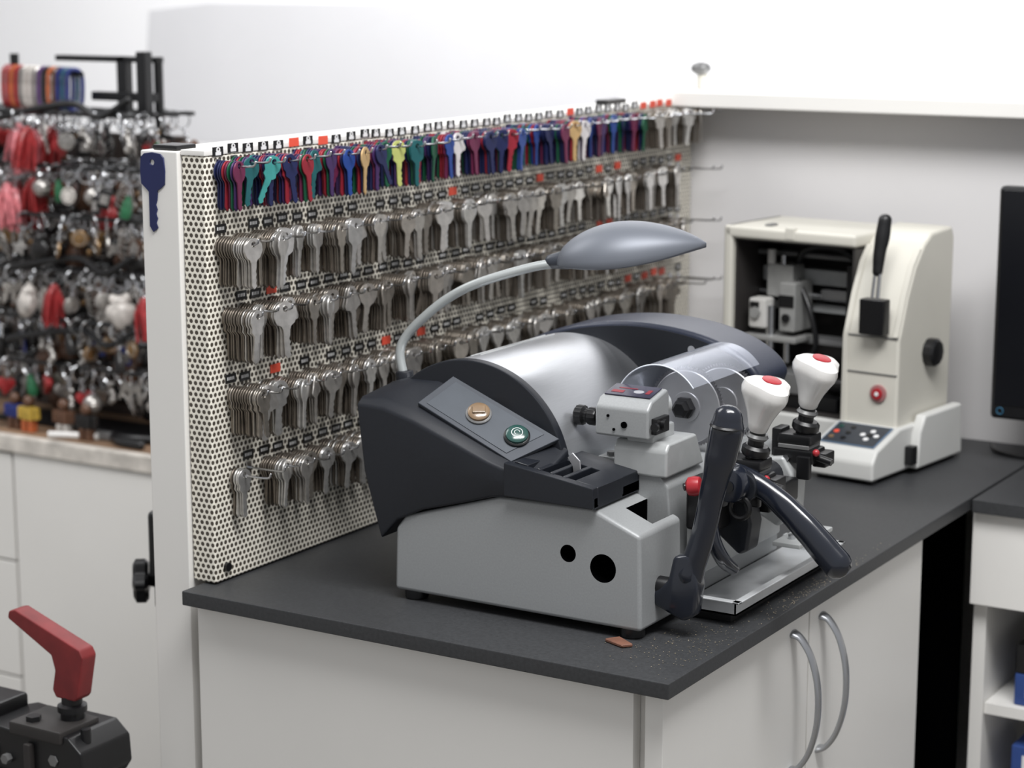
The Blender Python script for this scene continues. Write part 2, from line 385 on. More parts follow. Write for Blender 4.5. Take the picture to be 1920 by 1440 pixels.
o=bpy.data.objects.new("key",bk); COL.objects.link(o); o.location=(-.646,.029,1.366); o["label"]="dark blue house key fixed to the white partition post"; o["category"]="key"
# ---------------------------------------------------------------- key cutting machine
mc=thing("key_cutting_machine",(-.23,.28,.90),"grey and navy key cutting machine with lamp and black lever handles","key machine")
def add(p,parent=mc,**k): return p.done(parent=parent,**k)
prof=[(-.384,.910),(-.382,.979),(-.370,.994),(-.251,1.030),(-.140,1.032),(-.085,1.010),(-.083,.910)]
nb=PB("near_shell").prism(prof,'Y',.100,.192,SILV,.0045,3,ang=25)
nbm=nb.mesh(); nbo=bpy.data.objects.new("near_shell",nbm); COL.objects.link(nbo)
cut=PB("cutter"); cut.cyl((-.168,.09,.981),(-.168,.125,.981),.0092,HOLE,seg=32)
cut2=PB("cutter2"); cut2.cyl((-.127,.09,.971),(-.127,.125,.971),.0150,HOLE,seg=40)
cut3=PB("cutter3"); cut3.box(-.124,-.093,.142,.20,.985,1.06,HOLE)
cobs=[]
for c_ in (cut,cut2,cut3):
    cm_=c_.mesh(); cob=bpy.data.objects.new("cutter",cm_); COL.objects.link(cob); cobs.append(cob)
    bo=nbo.modifiers.new("b",'BOOLEAN'); bo.object=cob; bo.operation='DIFFERENCE'; bo.solver='EXACT'; bo.material_mode='TRANSFER'
bpy.context.view_layer.update(); dg=bpy.context.evaluated_depsgraph_get()
nm=bpy.data.meshes.new_from_object(nbo.evaluated_get(dg))
for cob in cobs+[nbo]: bpy.data.objects.remove(cob)
bb=PB("base_body"); bb.mi(SILV); bb.mi(HOLE)
for f in nm.polygons:
    c=f.center
    inh=any((c.x-hx)**2+(c.z-hz)**2<(hr*1.02)**2 and c.y>.1005 and c.y<.13 for hx,hz,hr in ((-.168,.981,.0092),(-.127,.971,.0150)))
    isbot=inh and abs(f.normal.y)>.9
    slot=(-.1241<c.x<-.0929 and c.y>.1419 and c.z<1.02 and c.z>.984 and abs(f.normal.x)+abs(f.normal.y)+abs(f.normal.z)<1.05 and not (c.y>.19))
    f.material_index=1 if (isbot or (inh and c.y>.104) or slot) else 0
    f.use_smooth=f.area<.0004 and not inh
bb.bm.from_mesh(nm); bpy.data.meshes.remove(nm)
bb.prism([(-.380,.912),(-.380,1.0),(-.26,1.03),(-.20,1.056),(-.112,1.054),(-.10,1.04),(-.092,.94),(-.092,.912)],'Y',.190,.455,SILV,.003,2)
ob=add(bb)
for (x,y) in ((-.365,.115),(-.10,.115),(-.365,.44),(-.11,.44)):
    add(PB("foot").cyl((x,y,.9003),(x,y,.912),.013,BLACK,bev=.002))
hs=PB("housing")
cols=[(-.427,-.399,.965,1.112,1.119,1.124),(-.392,-.377,.989,1.110,1.121,1.135),(-.354,-.345,1.004,1.100,1.111,1.136),(-.30,-.295,1.018,1.081,1.089,1.116),(-.26,-.258,1.029,1.067,1.073,1.100),(-.225,-.225,1.034,1.058,1.062,1.086),(-.200,-.200,1.034,1.054,1.057,1.076)]
secs=[]
for (xt,xb,zb,z1,z2,z3) in cols:
    xm=xb*.45+xt*.55
    secs.append([(xb,.096,zb),(xm-.003,.092,(zb+z1)/2),(xt,.093,z1),(xt,.104,z2),(xt,.158,z3),(xb,.158,zb)])
hs.loft(secs,NAVY,.003,2,ang=38)
hs.prism([(-.399,.965),(-.416,1.045),(-.436,1.10),(-.434,1.118),(-.425,1.126),(-.37,1.13),(-.30,1.05),(-.30,.99)],'Y',.155,.43,NAVY,.004,2)
cx,cz=-.32,1.04
arc=[(cx+.1205*math.cos(math.radians(a)),cz+.1205*math.sin(math.radians(a))) for a in range(6,177,3)]
hs.prism(arc+[(-.43,1.03),(-.21,1.03)],'Y',.150,.163,NAVY,.002,2)
add(hs)
fh=PB("end_housing")
ftop=[(p.x,p.z) for p in cat_rom([(-.43,0,1.10),(-.40,0,1.135),(-.35,0,1.158),(-.30,0,1.170),(-.24,0,1.175),(-.18,0,1.170),(-.135,0,1.158),(-.105,0,1.142),(-.090,0,1.124),(-.093,0,1.108)],6)]
fp=[(-.435,1.05)]+ftop+[(-.115,1.09),(-.125,1.04),(-.125,.99),(-.43,.99)]
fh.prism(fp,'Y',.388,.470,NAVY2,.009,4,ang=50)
fh.prism([(x*.965-.009,z*.965+.036) for x,z in fp],'Y',.3865,.39,NAVY)
fh.cyl((-.172,.3865,1.150),(-.172,.384,1.150),.0045,CHROME)
add(fh,wn=True)
dm=PB("dome_cover"); N=48
secs=[]
for y,r in ((.160,.1155),(.168,.1178),(.375,.1178),(.392,.114)):
    secs.append([(cx+r*math.cos(math.radians(-4+184*k/N)),y,cz+r*math.sin(math.radians(-4+184*k/N))) for k in range(N+1)])
dm.loft(secs,ALU,closed=False,caps=False)
for a in (98,104):
    a=math.radians(a); p=(cx+.118*math.cos(a),cz+.118*math.sin(a)); dm.cyl((p[0],.20,p[1]),(p[0],.36,p[1]),.0008,LSILV,seg=8)  # two thin pale rods stand in for highlight lines on the dome
add(dm,label="brushed aluminium curved cover",wn=False)
kt=PB("slotted_tray")
def topz(x): return 1.069-(x+.222)*.16
kt.prism([(-.240,1.034),(-.134,1.033),(-.134,1.044),(-.240,1.048)],'Y',.0935,.1945,NAVY)
kt.prism([(-.240,1.034),(-.134,1.033),(-.134,topz(-.134)),(-.240,topz(-.240)-.002)],'Y',.0905,.103,NAVY,.0016,2)
kt.prism([(-.232,1.034),(-.134,1.033),(-.134,topz(-.134)),(-.232,topz(-.232))],'Y',.152,.195,NAVY,.0012,2)
for x0,x1 in ((-.232,-.216),(-.205,-.200),(-.190,-.185),(-.175,-.170),(-.160,-.1338)):
    kt.prism([(x0,1.036),(x1,1.036),(x1,topz(x1)),(x0,topz(x0))],'Y',.100,.155,NAVY,.0006,1)
add(kt)
add(PB("gauge_tip").prism([(-.181,1.045),(-.173,1.045),(-.175,1.070),(-.184,1.078),(-.190,1.072),(-.184,1.064)],'Y',.136,.138,STEEL,.0005,1),label="small steel gauge plate")
A=Vector((-.356,.106,1.1175)); D=Vector((-.240,.106,1.067)); Bq=Vector((-.340,.151,1.1405)); C=Vector((-.208,.151,1.0865))
nrm=(D-A).cross(Bq-A).normalized(); 
if nrm.z<0: nrm=-nrm
cp=PB("control_panel"); t=4e-3
cp.loft([[A-nrm*t,D-nrm*t,C-nrm*t,Bq-nrm*t],[A+nrm*.001,D+nrm*.001,C+nrm*.001,Bq+nrm*.001]],PANEL,.0006,1)
def bil(u,v,h=0): return (A*(1-u)+D*u)*(1-v)+(Bq*(1-u)+C*u)*v+nrm*h
q=[bil(.06,.1,.001),bil(.90,.1,.001),bil(.90,.9,.001),bil(.06,.9,.001)]
cp.loft([q,[p+nrm*.0006 for p in q]],PANELI,.0001,1)
cpo=add(cp)
for nmn,u,v,m in (("start_button",.43,.52,YEL),("stop_button",.80,.54,GRN)):
    b=PB(nmn); o=bil(u,v,.0012)
    b.lathe([(.0140,0),(.0140,.002),(.0125,.003),(.012,.003)],o,nrm,BLACK if m is GRN else MGREY,32)
    b.lathe([(.012,.002),(.0118,.0055),(.0095,.0072),(.004,.0078),(.0,.0079)],o,nrm,m,32)
    if m is GRN: b.torus(o+nrm*.0074,.0058,.0005,TAGW,nrm,24,6); b.torus(o+nrm*.0078,.0028,.0004,TAGW,nrm,18,6,arc=.7)
    else: b.box(-.007,.007,-.005,.005,0,.003,YEL,.0012,2,xf=Matrix.Translation(o+nrm*.0068)@nrm.to_track_quat('Z','Y').to_matrix().to_4x4())
    add(b,parent=cpo,label="bronze rocker button" if m is YEL else "green illuminated round button")
pd=PB("tracer_pedestal")
pd.prism([(.186,1.05),(.186,1.078),(.192,1.086),(.255,1.086),(.275,1.05)],'X',-.163,-.100,LSILV,.003,3).box(-.190,-.155,.20,.30,1.05,1.062,LSILV,.002)
pd.box(-.150,-.118,.19,.24,1.084,1.10,LSILV,.003)
for x in (-.178,): pd.cyl((x,.21,1.062),(x,.21,1.066),.005,MGREY)
add(pd)
tb=PB("tracer_block")
tb.prism([(.178,1.090),(.178,1.121),(.187,1.130),(.222,1.138),(.226,1.130),(.226,1.090)],'X',-.181,-.118,SILV,.003,3)
tb.cyl((-.137,.220,1.118),(-.126,.236,1.118),.011,LSILV)
tb.cyl((-.146,.1779,1.104),(-.146,.1765,1.104),.0035,HOLE); tb.cyl((-.158,.1779,1.098),(-.158,.1765,1.098),.0015,HOLE); tb.cyl((-.165,.1779,1.112),(-.165,.1765,1.112),.0015,HOLE)
tb.box(-.1185,-.112,.185,.215,1.095,1.112,BLACK,.001).cyl((-.112,.20,1.104),(-.108,.20,1.104),.006,BLACK)
tb.cyl((-.112,.184,1.104),(-.112,.180,1.104),.0045,BLACK)
tbo=add(tb)
k=PB("adjustment_knob"); k.cyl((-.181,.20,1.104),(-.190,.20,1.104),.006,BLACK); k.lathe([(.0085,0),(.0095,.002),(.0095,.009),(.0075,.011),(.0075,.014),(.0105,.016),(.0105,.024),(.008,.026)],(-.190,.20,1.104),(-1,0,0),BLACK,28,mod=lambda a,h:1+.03*math.cos(14*a))
add(k,parent=tbo,label="black knurled knob")
lp=PB("label_plate"); xf=Matrix.Translation((-.150,.2045,1.1345))@Matrix.Rotation(math.atan2(8,35),4,'X')
LW=mat("label_grey_print",(150,150,156),.5); LR=mat("label_red_print",(120,34,44),.5)
lp.box(-.027,.027,-.014,.014,0,.0012,mat("label_dark",(40,38,56),.3),.0003,1,xf=xf); lp.box(-.022,-.008,-.008,-.002,.0012,.0015,LR,xf=xf); lp.box(-.018,.004,.003,.005,.0012,.0015,LR,xf=xf); lp.ell((.008,-.002,.0012),(.006,.004,.0006),LW,xf=xf); lp.box(.017,.022,-.006,.004,.0012,.0015,LR,xf=xf)
add(lp,parent=tbo,label="small dark label with red and white marks")
def wheel(y,c,r,th,nt):
    w=PB("cutting_wheel"); pts=[]
    for k in range(nt):
        a=2*math.pi*k/nt; pts.append((c[0]+r*math.cos(a),c[1]+r*math.sin(a))); a+=math.pi*1.4/nt; pts.append((c[0]+(r-.0028)*math.cos(a),c[1]+(r-.0028)*math.sin(a)))
    w.prism(pts,'Y',y,y+th,STEELD)
    w.lathe([(r-.0045,0),(r-.0055,.0008),(.017,.0008),(.0165,.0025),(0,.003)],(c[0],y,c[1]),(0,-1,0),STEEL,48)
    return w
add(wheel(.300,(-.135,1.103),.045,.003,76),label="toothed steel cutting wheel")
add(wheel(.345,(-.112,1.103),.043,.003,76),label="toothed steel cutting wheel")
sp=PB("spindle"); sp.cyl((-.135,.385,1.103),(-.135,.292,1.103),.008,MGREY); sp.lathe([(.0125,0),(.0125,.006),(.010,.008),(.010,.014),(.007,.016)],(-.135,.297,1.103),(0,-1,0),BLACK,6)
add(sp)
g=PB("wheel_guard"); gc=(-.130,1.111)
def arcs(r,a0,a1,n=24): return [(gc[0]+r*math.cos(math.radians(a0+(a1-a0)*k/n)),gc[1]+r*math.sin(math.radians(a0+(a1-a0)*k/n))) for k in range(n+1)]
sheet=arcs(.0510,36,172)
g.loft([[(x,y,z) for x,z in sheet] for y in (.222,.386)],CLEAR,closed=False,caps=False)
GE=mat("guard_edge",(222,228,238),.15,0,alpha=.85)
ge=[(x,.222,z) for x,z in sheet]
g.sweep(ge,[.0008,.0008],GE,sub=1,seg=8); g.sweep([ge[-1],(ge[-1][0],.385,ge[-1][2])],[.001,.001],GE,sub=1,seg=8); g.sweep([ge[0],(ge[0][0],.385,ge[0][2])],[.0012,.0012],GE,sub=1,seg=8)
add(g,label="clear curved plastic guard over the wheels",ang=60,wn=False)
ct=PB("chip_tray")
x0,x1,y0,y1,zb=-.091,-.024,.198,.468,.911
ct.box(x0,x1,y0,y1,zb,zb+.002,TRAYM)
ct.box(x1-.0015,x1,y0,y1,zb,zb+.016,TRAYM); ct.box(x0,x1,y0,y0+.0015,zb,zb+.016,TRAYM); ct.box(x0,x1,y1-.0015,y1,zb,zb+.016,TRAYM)
ct.box(x1-.001,x1+.007,y0-.007,y1+.007,zb+.015,zb+.017,TRAYM,.0006,1); ct.box(x0,x1+.007,y0-.007,y0+.001,zb+.015,zb+.017,TRAYM,.0006,1); ct.box(x0,x1+.007,y1-.001,y1+.007,zb+.015,zb+.017,TRAYM,.0006,1)
ct.box(x0,x1-.01,y0+.01,y1-.01,.9005,zb,BLACK)
add(ct,label="shallow bright metal chip tray")
cr=PB("carriage")
cr.box(-.091,-.078,.215,.43,.940,1.015,LSILV,.003,3)
cr.prism([(-.085,1.00),(-.040,.965),(-.030,.970),(-.026,1.0),(-.04,1.055),(-.075,1.06)],'Y',.236,.266,NAVY,.004,3)
cr.prism([(-.085,.99),(-.045,.970),(-.03,.985),(-.028,1.03),(-.04,1.05),(-.075,1.045)],'Y',.345,.385,LSILV,.004,3)
cr.cyl((-.05,.215,1.03),(-.05,.42,1.03),.009,MGREY)
cr.box(-.085,-.050,.20,.236,.995,1.05,BLACK,.004,3)
cr.cyl((-.03,.218,1.043),(-.03,.29,1.043),.017,NAVY,bev=.003)
cr.box(-.06,-.02,.27,.345,1.005,1.03,BLACK,.003)
cr.sweep([(-.06,.21,1.02),(-.055,.205,.99),(-.048,.215,.965),(-.045,.235,.950)],[.006,.008,.008,.007],GLOSSK)
cr.box(-.030,.002,.30,.39,.962,.967,LSILV,.001); cr.cyl((-.016,.32,.967),(-.016,.32,.972),.004,CHROME); cr.cyl((-.016,.37,.967),(-.016,.37,.972),.004,CHROME)
cr.cyl((-.078,.26,.99),(-.070,.26,.99),.006,BLACK,seg=6); cr.cyl((-.078,.32,.975),(-.072,.32,.975),.005,CHROME,seg=6)
add(cr)
tri=lambda a,h:1+.16*math.cos(3*a)*min(1,max(0,h/.03))
for (x,y,z,s) in ((-.034,.25,1.045,1.0),(-.030,.37,1.050,1.0)):
    c=PB("clamp")
    c.box(x-.026,x+.022,y-.018,y+.018,z-.008,z+.008,BLACK,.003,2)
    c.box(x-.022,x+.018,y-.016,y+.016,z+.012,z+.024,BLACK,.003,2)
    c.box(x-.030,x-.018,y-.012,y+.012,z-.02,z+.028,BLACK,.002)
    c.box(x+.016,x+.032,y-.006,y+.020,z-.012,z+.004,BLACK,.002)
    c.box(x-.020,x+.016,y-.0165,y+.0165,z+.008,z+.0125,MGREY,.0005,1)
    c.box(x+.004,x+.020,y-.022,y-.014,z-.024,z+.002,BLACK,.002); c.cyl((x-.008,y-.018,z-.002),(x-.008,y-.022,z-.002),.004,CHROME,seg=6)
    c.cyl((x+.022,y-.008,z+.0),(x+.040,y-.008,z-.004),.004,BLACK)
    c.cyl((x,y,z+.008),(x+.008,y,z+.058),.0085,BLACK)
    c.lathe([(.013,0),(.015,.003),(.015,.009),(.012,.012)],(x+.004,y,z+.026),(.2,0,1),BLACK,20)
    c.lathe([(.010,0),(.012,.003),(.010,.006)],(x+.006,y,z+.044),(.2,0,1),MGREY,20)
    c.ell((x+.024,y-.014,z+.006),(.004,.004,.004),RED)
    cl=add(c,label="black metal key clamp")
    kn=PB("clamp_knob"); ax=Vector((.30,-.05,1)).normalized(); o=Vector((x+.006,y,z+.052))
    kn.lathe([(.008,0),(.0105,.003),(.012,.010),(.0150,.020),(.020,.032),(.0240,.040),(.0250,.046),(.0235,.053),(.018,.057),(.011,.0585),(.0,.0585)],o,ax,WHITEP,48,mod=tri)
    ko=add(kn,parent=cl,label="white glossy three lobed knob",wn=False)
    cp2=PB("knob_cap"); cp2.lathe([(.0105,0),(.0105,.0010),(.009,.0018),(0,.002)],o+ax*.0583,ax,RED,28); cp2.done(parent=ko,label="round red cap")
rk=PB("release_knob"); rk.cyl((-.082,.19,1.043),(-.055,.215,1.048),.004,BLACK); rk.cyl((-.060,.205,1.047),(-.050,.222,1.050),.008,BLACK)
rk.lathe([(.006,0),(.0095,.002),(.0105,.008),(.0095,.014),(.005,.017),(0,.0175)],(-.065,.198,1.045),(-1,-.25,-.12),RED,24); add(rk,label="red knob on a short black stem")
lv=PB("lever_handle")
lv.sweep([(-.010,.142,1.134),(-.012,.142,1.118),(-.019,.142,1.085),(-.027,.142,1.05),(-.034,.142,1.015),(-.043,.142,.985),(-.050,.142,.965)],[.0150,.0175,.0165,.0135,.0125,.0125,.013,.015],GLOSSK,sub=6,seg=24,flat=.85)
lv.prism([(-.064,.985),(-.042,.990),(-.036,.955),(-.040,.925),(-.052,.918),(-.088,.932),(-.088,.944),(-.070,.958)],'Y',.131,.153,GLOSSK,.004,3)
lv.cyl((-.100,.142,.949),(-.066,.142,.949),.0105,BLACK,bev=.001)
lv.lathe([(.0155,0),(.0175,.002),(.016,.004)],(-.0115,.142,1.122),(.1,0,1),BLACK,24)
add(lv,label="long glossy navy lever with rounded grip",wn=False)
l2=PB("lever_handle")
l2.sweep([(-.046,.232,1.050),(-.030,.232,1.048),(-.008,.232,1.040),(.016,.232,1.024),(.040,.232,1.004),(.060,.232,.985),(.074,.232,.972)],[.016,.014,.012,.0135,.0150,.0158,.0160],GLOSSK,sub=6,seg=24,flat=.85)
l2.cyl((-.038,.205,1.046),(-.038,.252,1.046),.018,GLOSSK,bev=.003); l2.cyl((-.038,.2045,1.046),(-.038,.203,1.046),.006,BLACK)
l2.torus((-.030,.216,1.022),.011,.003,BLACK,(0,1,0),24,8)
add(l2,label="glossy navy feed lever angled down over the tray",wn=False)
la=PB("lamp_arm")
la.cyl((-.428,.19,1.112),(-.430,.19,1.132),.010,NAVY,bev=.002)
la.sweep([(-.429,.190,1.120),(-.439,.195,1.150),(-.433,.200,1.170),(-.410,.205,1.194),(-.384,.212,1.215),(-.350,.220,1.233),(-.297,.245,1.251),(-.262,.262,1.257)],[.0052]*8,LGREY,sub=6,seg=14)
add(la,label="curved grey gooseneck arm",wn=False)
ls=PB("lamp_shade"); p0=Vector((-.272,.258,1.256)); p1=Vector((-.120,.311,1.281)); dr=(p1-p0); U=Vector((-dr.y,dr.x,0)).normalized()
secs=[];secs2=[]
for k in range(33):
    s=k/32; c=p0+dr*s+Vector((0,0,-.008*math.sin(math.pi*s)))
    f=max(0,math.sin(math.pi*s**.85)); w=.050*f**.72+.010*(1-s)**3; h=.0425*f**.80+.008*(1-s)**3
    w=max(w,.0012); h=max(h,.0012)
    secs.append([c+U*w*math.cos(math.pi*j/24)+Vector((0,0,h*math.sin(math.pi*j/24)**.85)) for j in range(25)])
    secs2.append([c+U*w*math.cos(math.pi*j/24)*1.0+Vector((0,0,-.004*math.sin(math.pi*j/24))) for j in range(25)])
ls.loft([a+b[::-1][1:-1] for a,b in zip(secs,secs2)],LAMPM)
ls.sweep([p0+Vector((.01,.003,.004)),p0+Vector((-.008,-.003,.001))],[.011,.008],LAMPK,sub=1)
add(ls,label="grey oval lamp hood",ang=50,wn=False)
PB("cork_wedge").prism([(-.115,.083),(-.090,.073),(-.082,.082),(-.105,.097)],'Z',.9003,.904,CORK,.001,1).done(label="small reddish brown wedge under the key machine",category="wedge")
bm=bmesh.new()
for i in range(900):
    if i<350: x=R.gauss(-.04,.035); y=R.gauss(.12,.05)
    else: x=R.gauss(-.005,.012); y=R.gauss(.36,.08)
    if x>-.003 or (x<-.08 and y>.09) or x<-.14 or y<.01: continue
    s=R.uniform(.0003,.0011); a=R.uniform(0,6.28)
    vs=[bm.verts.new((x+s*math.cos(a+t)*(1 if t%2 else .5),y+s*math.sin(a+t),.9004+R.uniform(0,.0004))) for t in (0,1.3,3.1,4.4)]
    bm.faces.new(vs)
me=bpy.data.meshes.new("metal_shavings"); bm.to_mesh(me); bm.free(); me.materials.append(BRASS)
o=bpy.data.objects.new("metal_shavings",me); COL.objects.link(o); o["kind"]="stuff"; o["label"]="fine brass shavings scattered on the worktop beside the key machine"; o["category"]="metal shavings"
# ---------------------------------------------------------------- engraving machine
th=math.radians(-6.5)
en=thing("engraving_machine",(-.131,.844,.90),"cream engraving machine with open front bay on the worktop","engraving machine",rotz=th)
def E(p,parent=en,**k): return p.done(parent=parent,world=False,**k)
p=PB("base")
p.prism([(.0,.006),(.0,.030),(.012,.046),(.075,.066),(.26,.066),(.26,.006)],'X',-.098,.0,CREAMD,.004,3)
p.box(-.300,-.098,.095,.26,.006,.060,CREAMD,.004,3)
p.prism([(.105,.006),(.11,.055),(.125,.078),(.235,.078),(.24,.006)],'X',-.004,.012,CREAMD,.004,3)
p.box(.0,.0125,.088,.104,.014,.040,BLACK,.002)
for x,y in ((-.085,.02),(-.012,.02),(-.28,.12),(-.28,.24),(-.01,.24)): p.cyl((x,y,.0003),(x,y,.007),.008,BLACK,seg=12)
E(p)
p=PB("tower")
tw=[(.078,.060),(.078,.185),(.082,.195),(.098,.240),(.118,.280),(.142,.308),(.165,.322),(.225,.326),(.232,.31),(.232,.060)]
p.prism(tw,'X',-.092,-.008,CREAM,.005,3,ang=50)
p.prism([(.0755,.060),(.0755,.185),(.0795,.196),(.0955,.241),(.1155,.282),(.135,.304),(.14,.300),(.10,.24),(.084,.19),(.084,.06)],'X',-.092,-.084,CREAM,.001,1)
p.prism([(.0755,.188),(.0795,.196),(.0955,.241),(.1155,.282),(.135,.304),(.14,.300),(.10,.24),(.084,.19)],'X',-.018,-.010,CREAM,.001,1)
p.box(-.089,-.010,.0765,.079,.136,.1375,MGREY); p.box(-.089,-.010,.0765,.079,.186,.1875,MGREY)
E(p)
p=PB("side_knob"); p.lathe([(.019,0),(.019,.012),(.016,.015),(.008,.016),(0,.016)],(-.008,.165,.158),(1,0,0),BLACK,28,mod=lambda a,h:1+.03*math.cos(10*a)); E(p,label="round black side knob")
p=PB("stop_button"); p.lathe([(.012,0),(.012,.003),(.009,.004)],(-.036,.078,.110),(0,-1,0),mat("red_ring",(160,110,110),.4),24); p.lathe([(.0078,.003),(.0075,.006),(0,.0065)],(-.036,.078,.110),(0,-1,0),RED,24); p.lathe([(.003,.006),(.003,.007),(0,.007)],(-.036,.078,.110),(0,-1,0),TAGW,16); E(p,label="round red button")
p=PB("keypad"); s=math.atan2(.02,.063); xf=Matrix.Translation((-.049,.0435,.0566))@Matrix.Rotation(s,4,'X')
p.box(-.041,.041,-.029,.029,0,.0012,mat("keypad_blue_edge",(90,112,136),.4),.0005,1,xf=xf); p.box(-.039,.039,-.027,.027,.001,.0018,PANEL,.0005,1,xf=xf)
for i,(x,y,m) in enumerate(((-.03,.015,GRN),(-.03,0,ORANGE),(-.03,-.015,YEL),(-.012,.015,BLACK),(-.012,0,BLACK),(-.012,-.015,BLACK),(.010,.0,TAGW),(.020,.011,TAGW),(.020,-.011,TAGW),(.030,.0,TAGW),(.020,0,BLACK))):
    p.cyl((x,y,.0015),(x,y,.0028),.0038,m,seg=14,xf=xf)
E(p,label="grey keypad with small round buttons")
p=PB("bay_frame")
x0,x1,y0,y1=-.300,-.090,.100,.250; zt=.318
p.box(x0,x0+.014,y0,y1,.058,zt,CREAM,.004,3); p.box(x0,x1,y0,y1,zt-.018,zt,CREAM,.005,3)
p.box(x0+.014,x1,y1-.012,y1,.058,zt-.015,DARKIN); p.box(x0+.014,x1,y0+.004,y1-.012,.058,.064,DARKIN); p.box(x0+.014,x0+.017,y0+.01,y1,.06,zt-.018,DARKIN); p.box(x1-.006,x1-.002,y0+.005,y1,.06,zt-.018,DARKIN); p.box(x0+.014,x1-.002,y0+.01,y1,zt-.021,zt-.018,DARKIN)
p.box(-.20,-.185,y0-.001,y0+.01,zt-.014,zt+.003,CREAM,.002); p.box(-.245,-.235,y0+.02,y0+.04,zt-.002,zt+.003,MGREY,.001); E(p)
p=PB("gantry_rail"); p.box(-.282,-.098,.18,.20,.232,.254,LSILV,.002); p.box(-.282,-.098,.185,.20,.192,.204,LSILV,.002); p.cyl((-.282,.175,.217),(-.098,.175,.217),.005,CHROME)
p.box(-.180,-.100,.168,.181,.215,.228,MGREY,.002); p.box(-.282,-.098,.16,.20,.150,.158,MGREY,.002); p.box(-.125,-.112,.14,.2,.12,.27,BLACK,.003); p.cyl((-.282,.17,.275),(-.098,.17,.275),.004,MGREY); E(p)
p=PB("engraving_head")
HG=mat("head_grey",(150,150,148),.45,.2,.08,60); HW=mat("head_white",(196,194,190),.4,0,.04,60)
p.box(-.255,-.212,.145,.178,.215,.262,HG,.003); p.box(-.268,-.240,.118,.145,.172,.215,HW,.004); p.box(-.222,-.196,.125,.175,.170,.240,HG,.003); p.cyl((-.238,.130,.205),(-.238,.130,.140),.007,CHROME); p.cyl((-.238,.130,.140),(-.238,.130,.115),.004,STEEL,r1=.002)
p.box(-.275,-.19,.118,.17,.155,.163,HG,.002); p.cyl((-.209,.124,.19),(-.209,.120,.19),.006,BLACK); p.cyl((-.255,.117,.195),(-.255,.113,.195),.008,HG); p.box(-.222,-.198,.1235,.125,.205,.222,BLACK,.0005)
p.cyl((-.250,.15,.262),(-.250,.15,.282),.006,HW); p.cyl((-.230,.15,.262),(-.230,.15,.275),.004,CHROME); p.cyl((-.213,.135,.16),(-.213,.135,.125),.005,CHROME); p.box(-.264,-.250,.115,.119,.200,.210,BLACK,.001)
p.sweep([(-.225,.17,.25),(-.20,.16,.285),(-.15,.16,.29),(-.12,.17,.27)],[.005]*4,BLACK); p.sweep([(-.205,.15,.24),(-.18,.14,.20),(-.17,.14,.15),(-.20,.14,.12)],[.004]*4,BLACK); E(p)
p=PB("work_clamp"); p.box(-.27,-.12,.115,.20,.064,.085,BLACK,.003); p.box(-.24,-.17,.11,.19,.085,.115,MGREY,.003); p.cyl((-.17,.14,.10),(-.115,.14,.10),.012,BLACK); E(p)
p=PB("tool_holder"); p.box(-.058,-.022,.0555,.0765,.192,.240,BLACK,.002); E(p,label="black plastic tool holder")
br=thing("hand_tool",(-.131,.844,.90),"black handled hand tool standing in the black holder","tool",rotz=th)
p=PB("shaft"); p.cyl((-.036,.066,.241),(-.036,.071,.282),.0026,CHROME); p.cyl((-.044,.066,.241),(-.043,.071,.28),.0022,CHROME); p.done(parent=br,world=False)
p=PB("handle"); p.sweep([(-.040,.071,.275),(-.040,.075,.300),(-.039,.080,.322),(-.038,.084,.345)],[.007,.0085,.010,.0090],BLACK,seg=16); p.done(parent=br,world=False)
mo=thing("monitor",(.20,1.07,.90),"black flat computer monitor standing on the worktop","monitor")
PB("screen_bezel").box(-.046,.46,1.055,1.075,.965,1.285,BLACK,.006,3).done(parent=mo)
PB("screen").box(-.040,.455,1.0535,1.0555,.985,1.280,SCREEN,.001).torus((-.031,1.0532,.977),.0045,.0007,mat("emblem_blue",(50,104,134),.4),(0,1,0)).done(parent=mo)
PB("stand").box(.19,.22,1.08,1.10,.905,1.12,BLACK,.004).box(.12,.31,1.04,1.16,.9005,.91,BLACK,.004).done(parent=mo)
PB("power_cable").sweep([(-.075,1.16,.9035),(-.05,1.12,.9035),(0,1.11,.9035),(.08,1.13,.9035)],[.003]*4,BLACK).done(label="black cable lying on the worktop",category="cable")
PB("light_strip").box(-.56,-.17,1.20,1.23,1.3945,1.405,EMIT,.002).done(label="bright white light strip lying on the wall ledge",category="light")
PB("wall_bracket").cyl((-.575,1.22,1.3945),(-.575,1.22,1.42),.008,CREAM).ell((-.575,1.215,1.425),(.016,.012,.010),MGREY).done(label="small beige bracket fixed on the wall ledge",category="bracket")
# ---------------------------------------------------------------- left display counter
lc=thing("display_cabinet",(-1.8,1.25,0),"worn white cabinet with drawers and a wooden top","cabinet")
PB("body").box(-1.748,-1.0,.905,1.6,0,.745,WHITE,.002).box(-2.6,-1.752,.925,1.6,0,.745,WHITE,.002).done(parent=lc)
for z0,z1 in ((.548,.742),(.333,.544),(.05,.329)):
    PB("drawer").box(-2.55,-1.754,.905,.924,z0,z1,WHITE,.002).done(parent=lc)
WORN=mat("worn_white_edge",(200,194,186),.6,0,.3,25)
PB("cabinet_top").box(-2.6,-1.0,.898,1.6,.746,.776,WORN,.004).box(-2.6,-1.0,.915,1.6,.7755,.778,WOOD).done(parent=lc)
rk=thing("keyring_rack",(-1.68,1.02,.778),"black wire rack crowded with keyrings on the wooden top","display rack")
p=PB("frame")
for x in (-1.835,-1.505): 
    p.cyl((x,1.04,.778),(x,1.04,1.43),.008,BLACK)
p.box(-1.73,-1.50,1.03,1.05,1.42,1.43,BLACK,.002); p.box(-1.59,-1.57,1.03,1.05,1.33,1.43,BLACK,.002); p.cyl((-1.835,1.04,1.40),(-1.64,1.0,1.40),.004,BLACK)
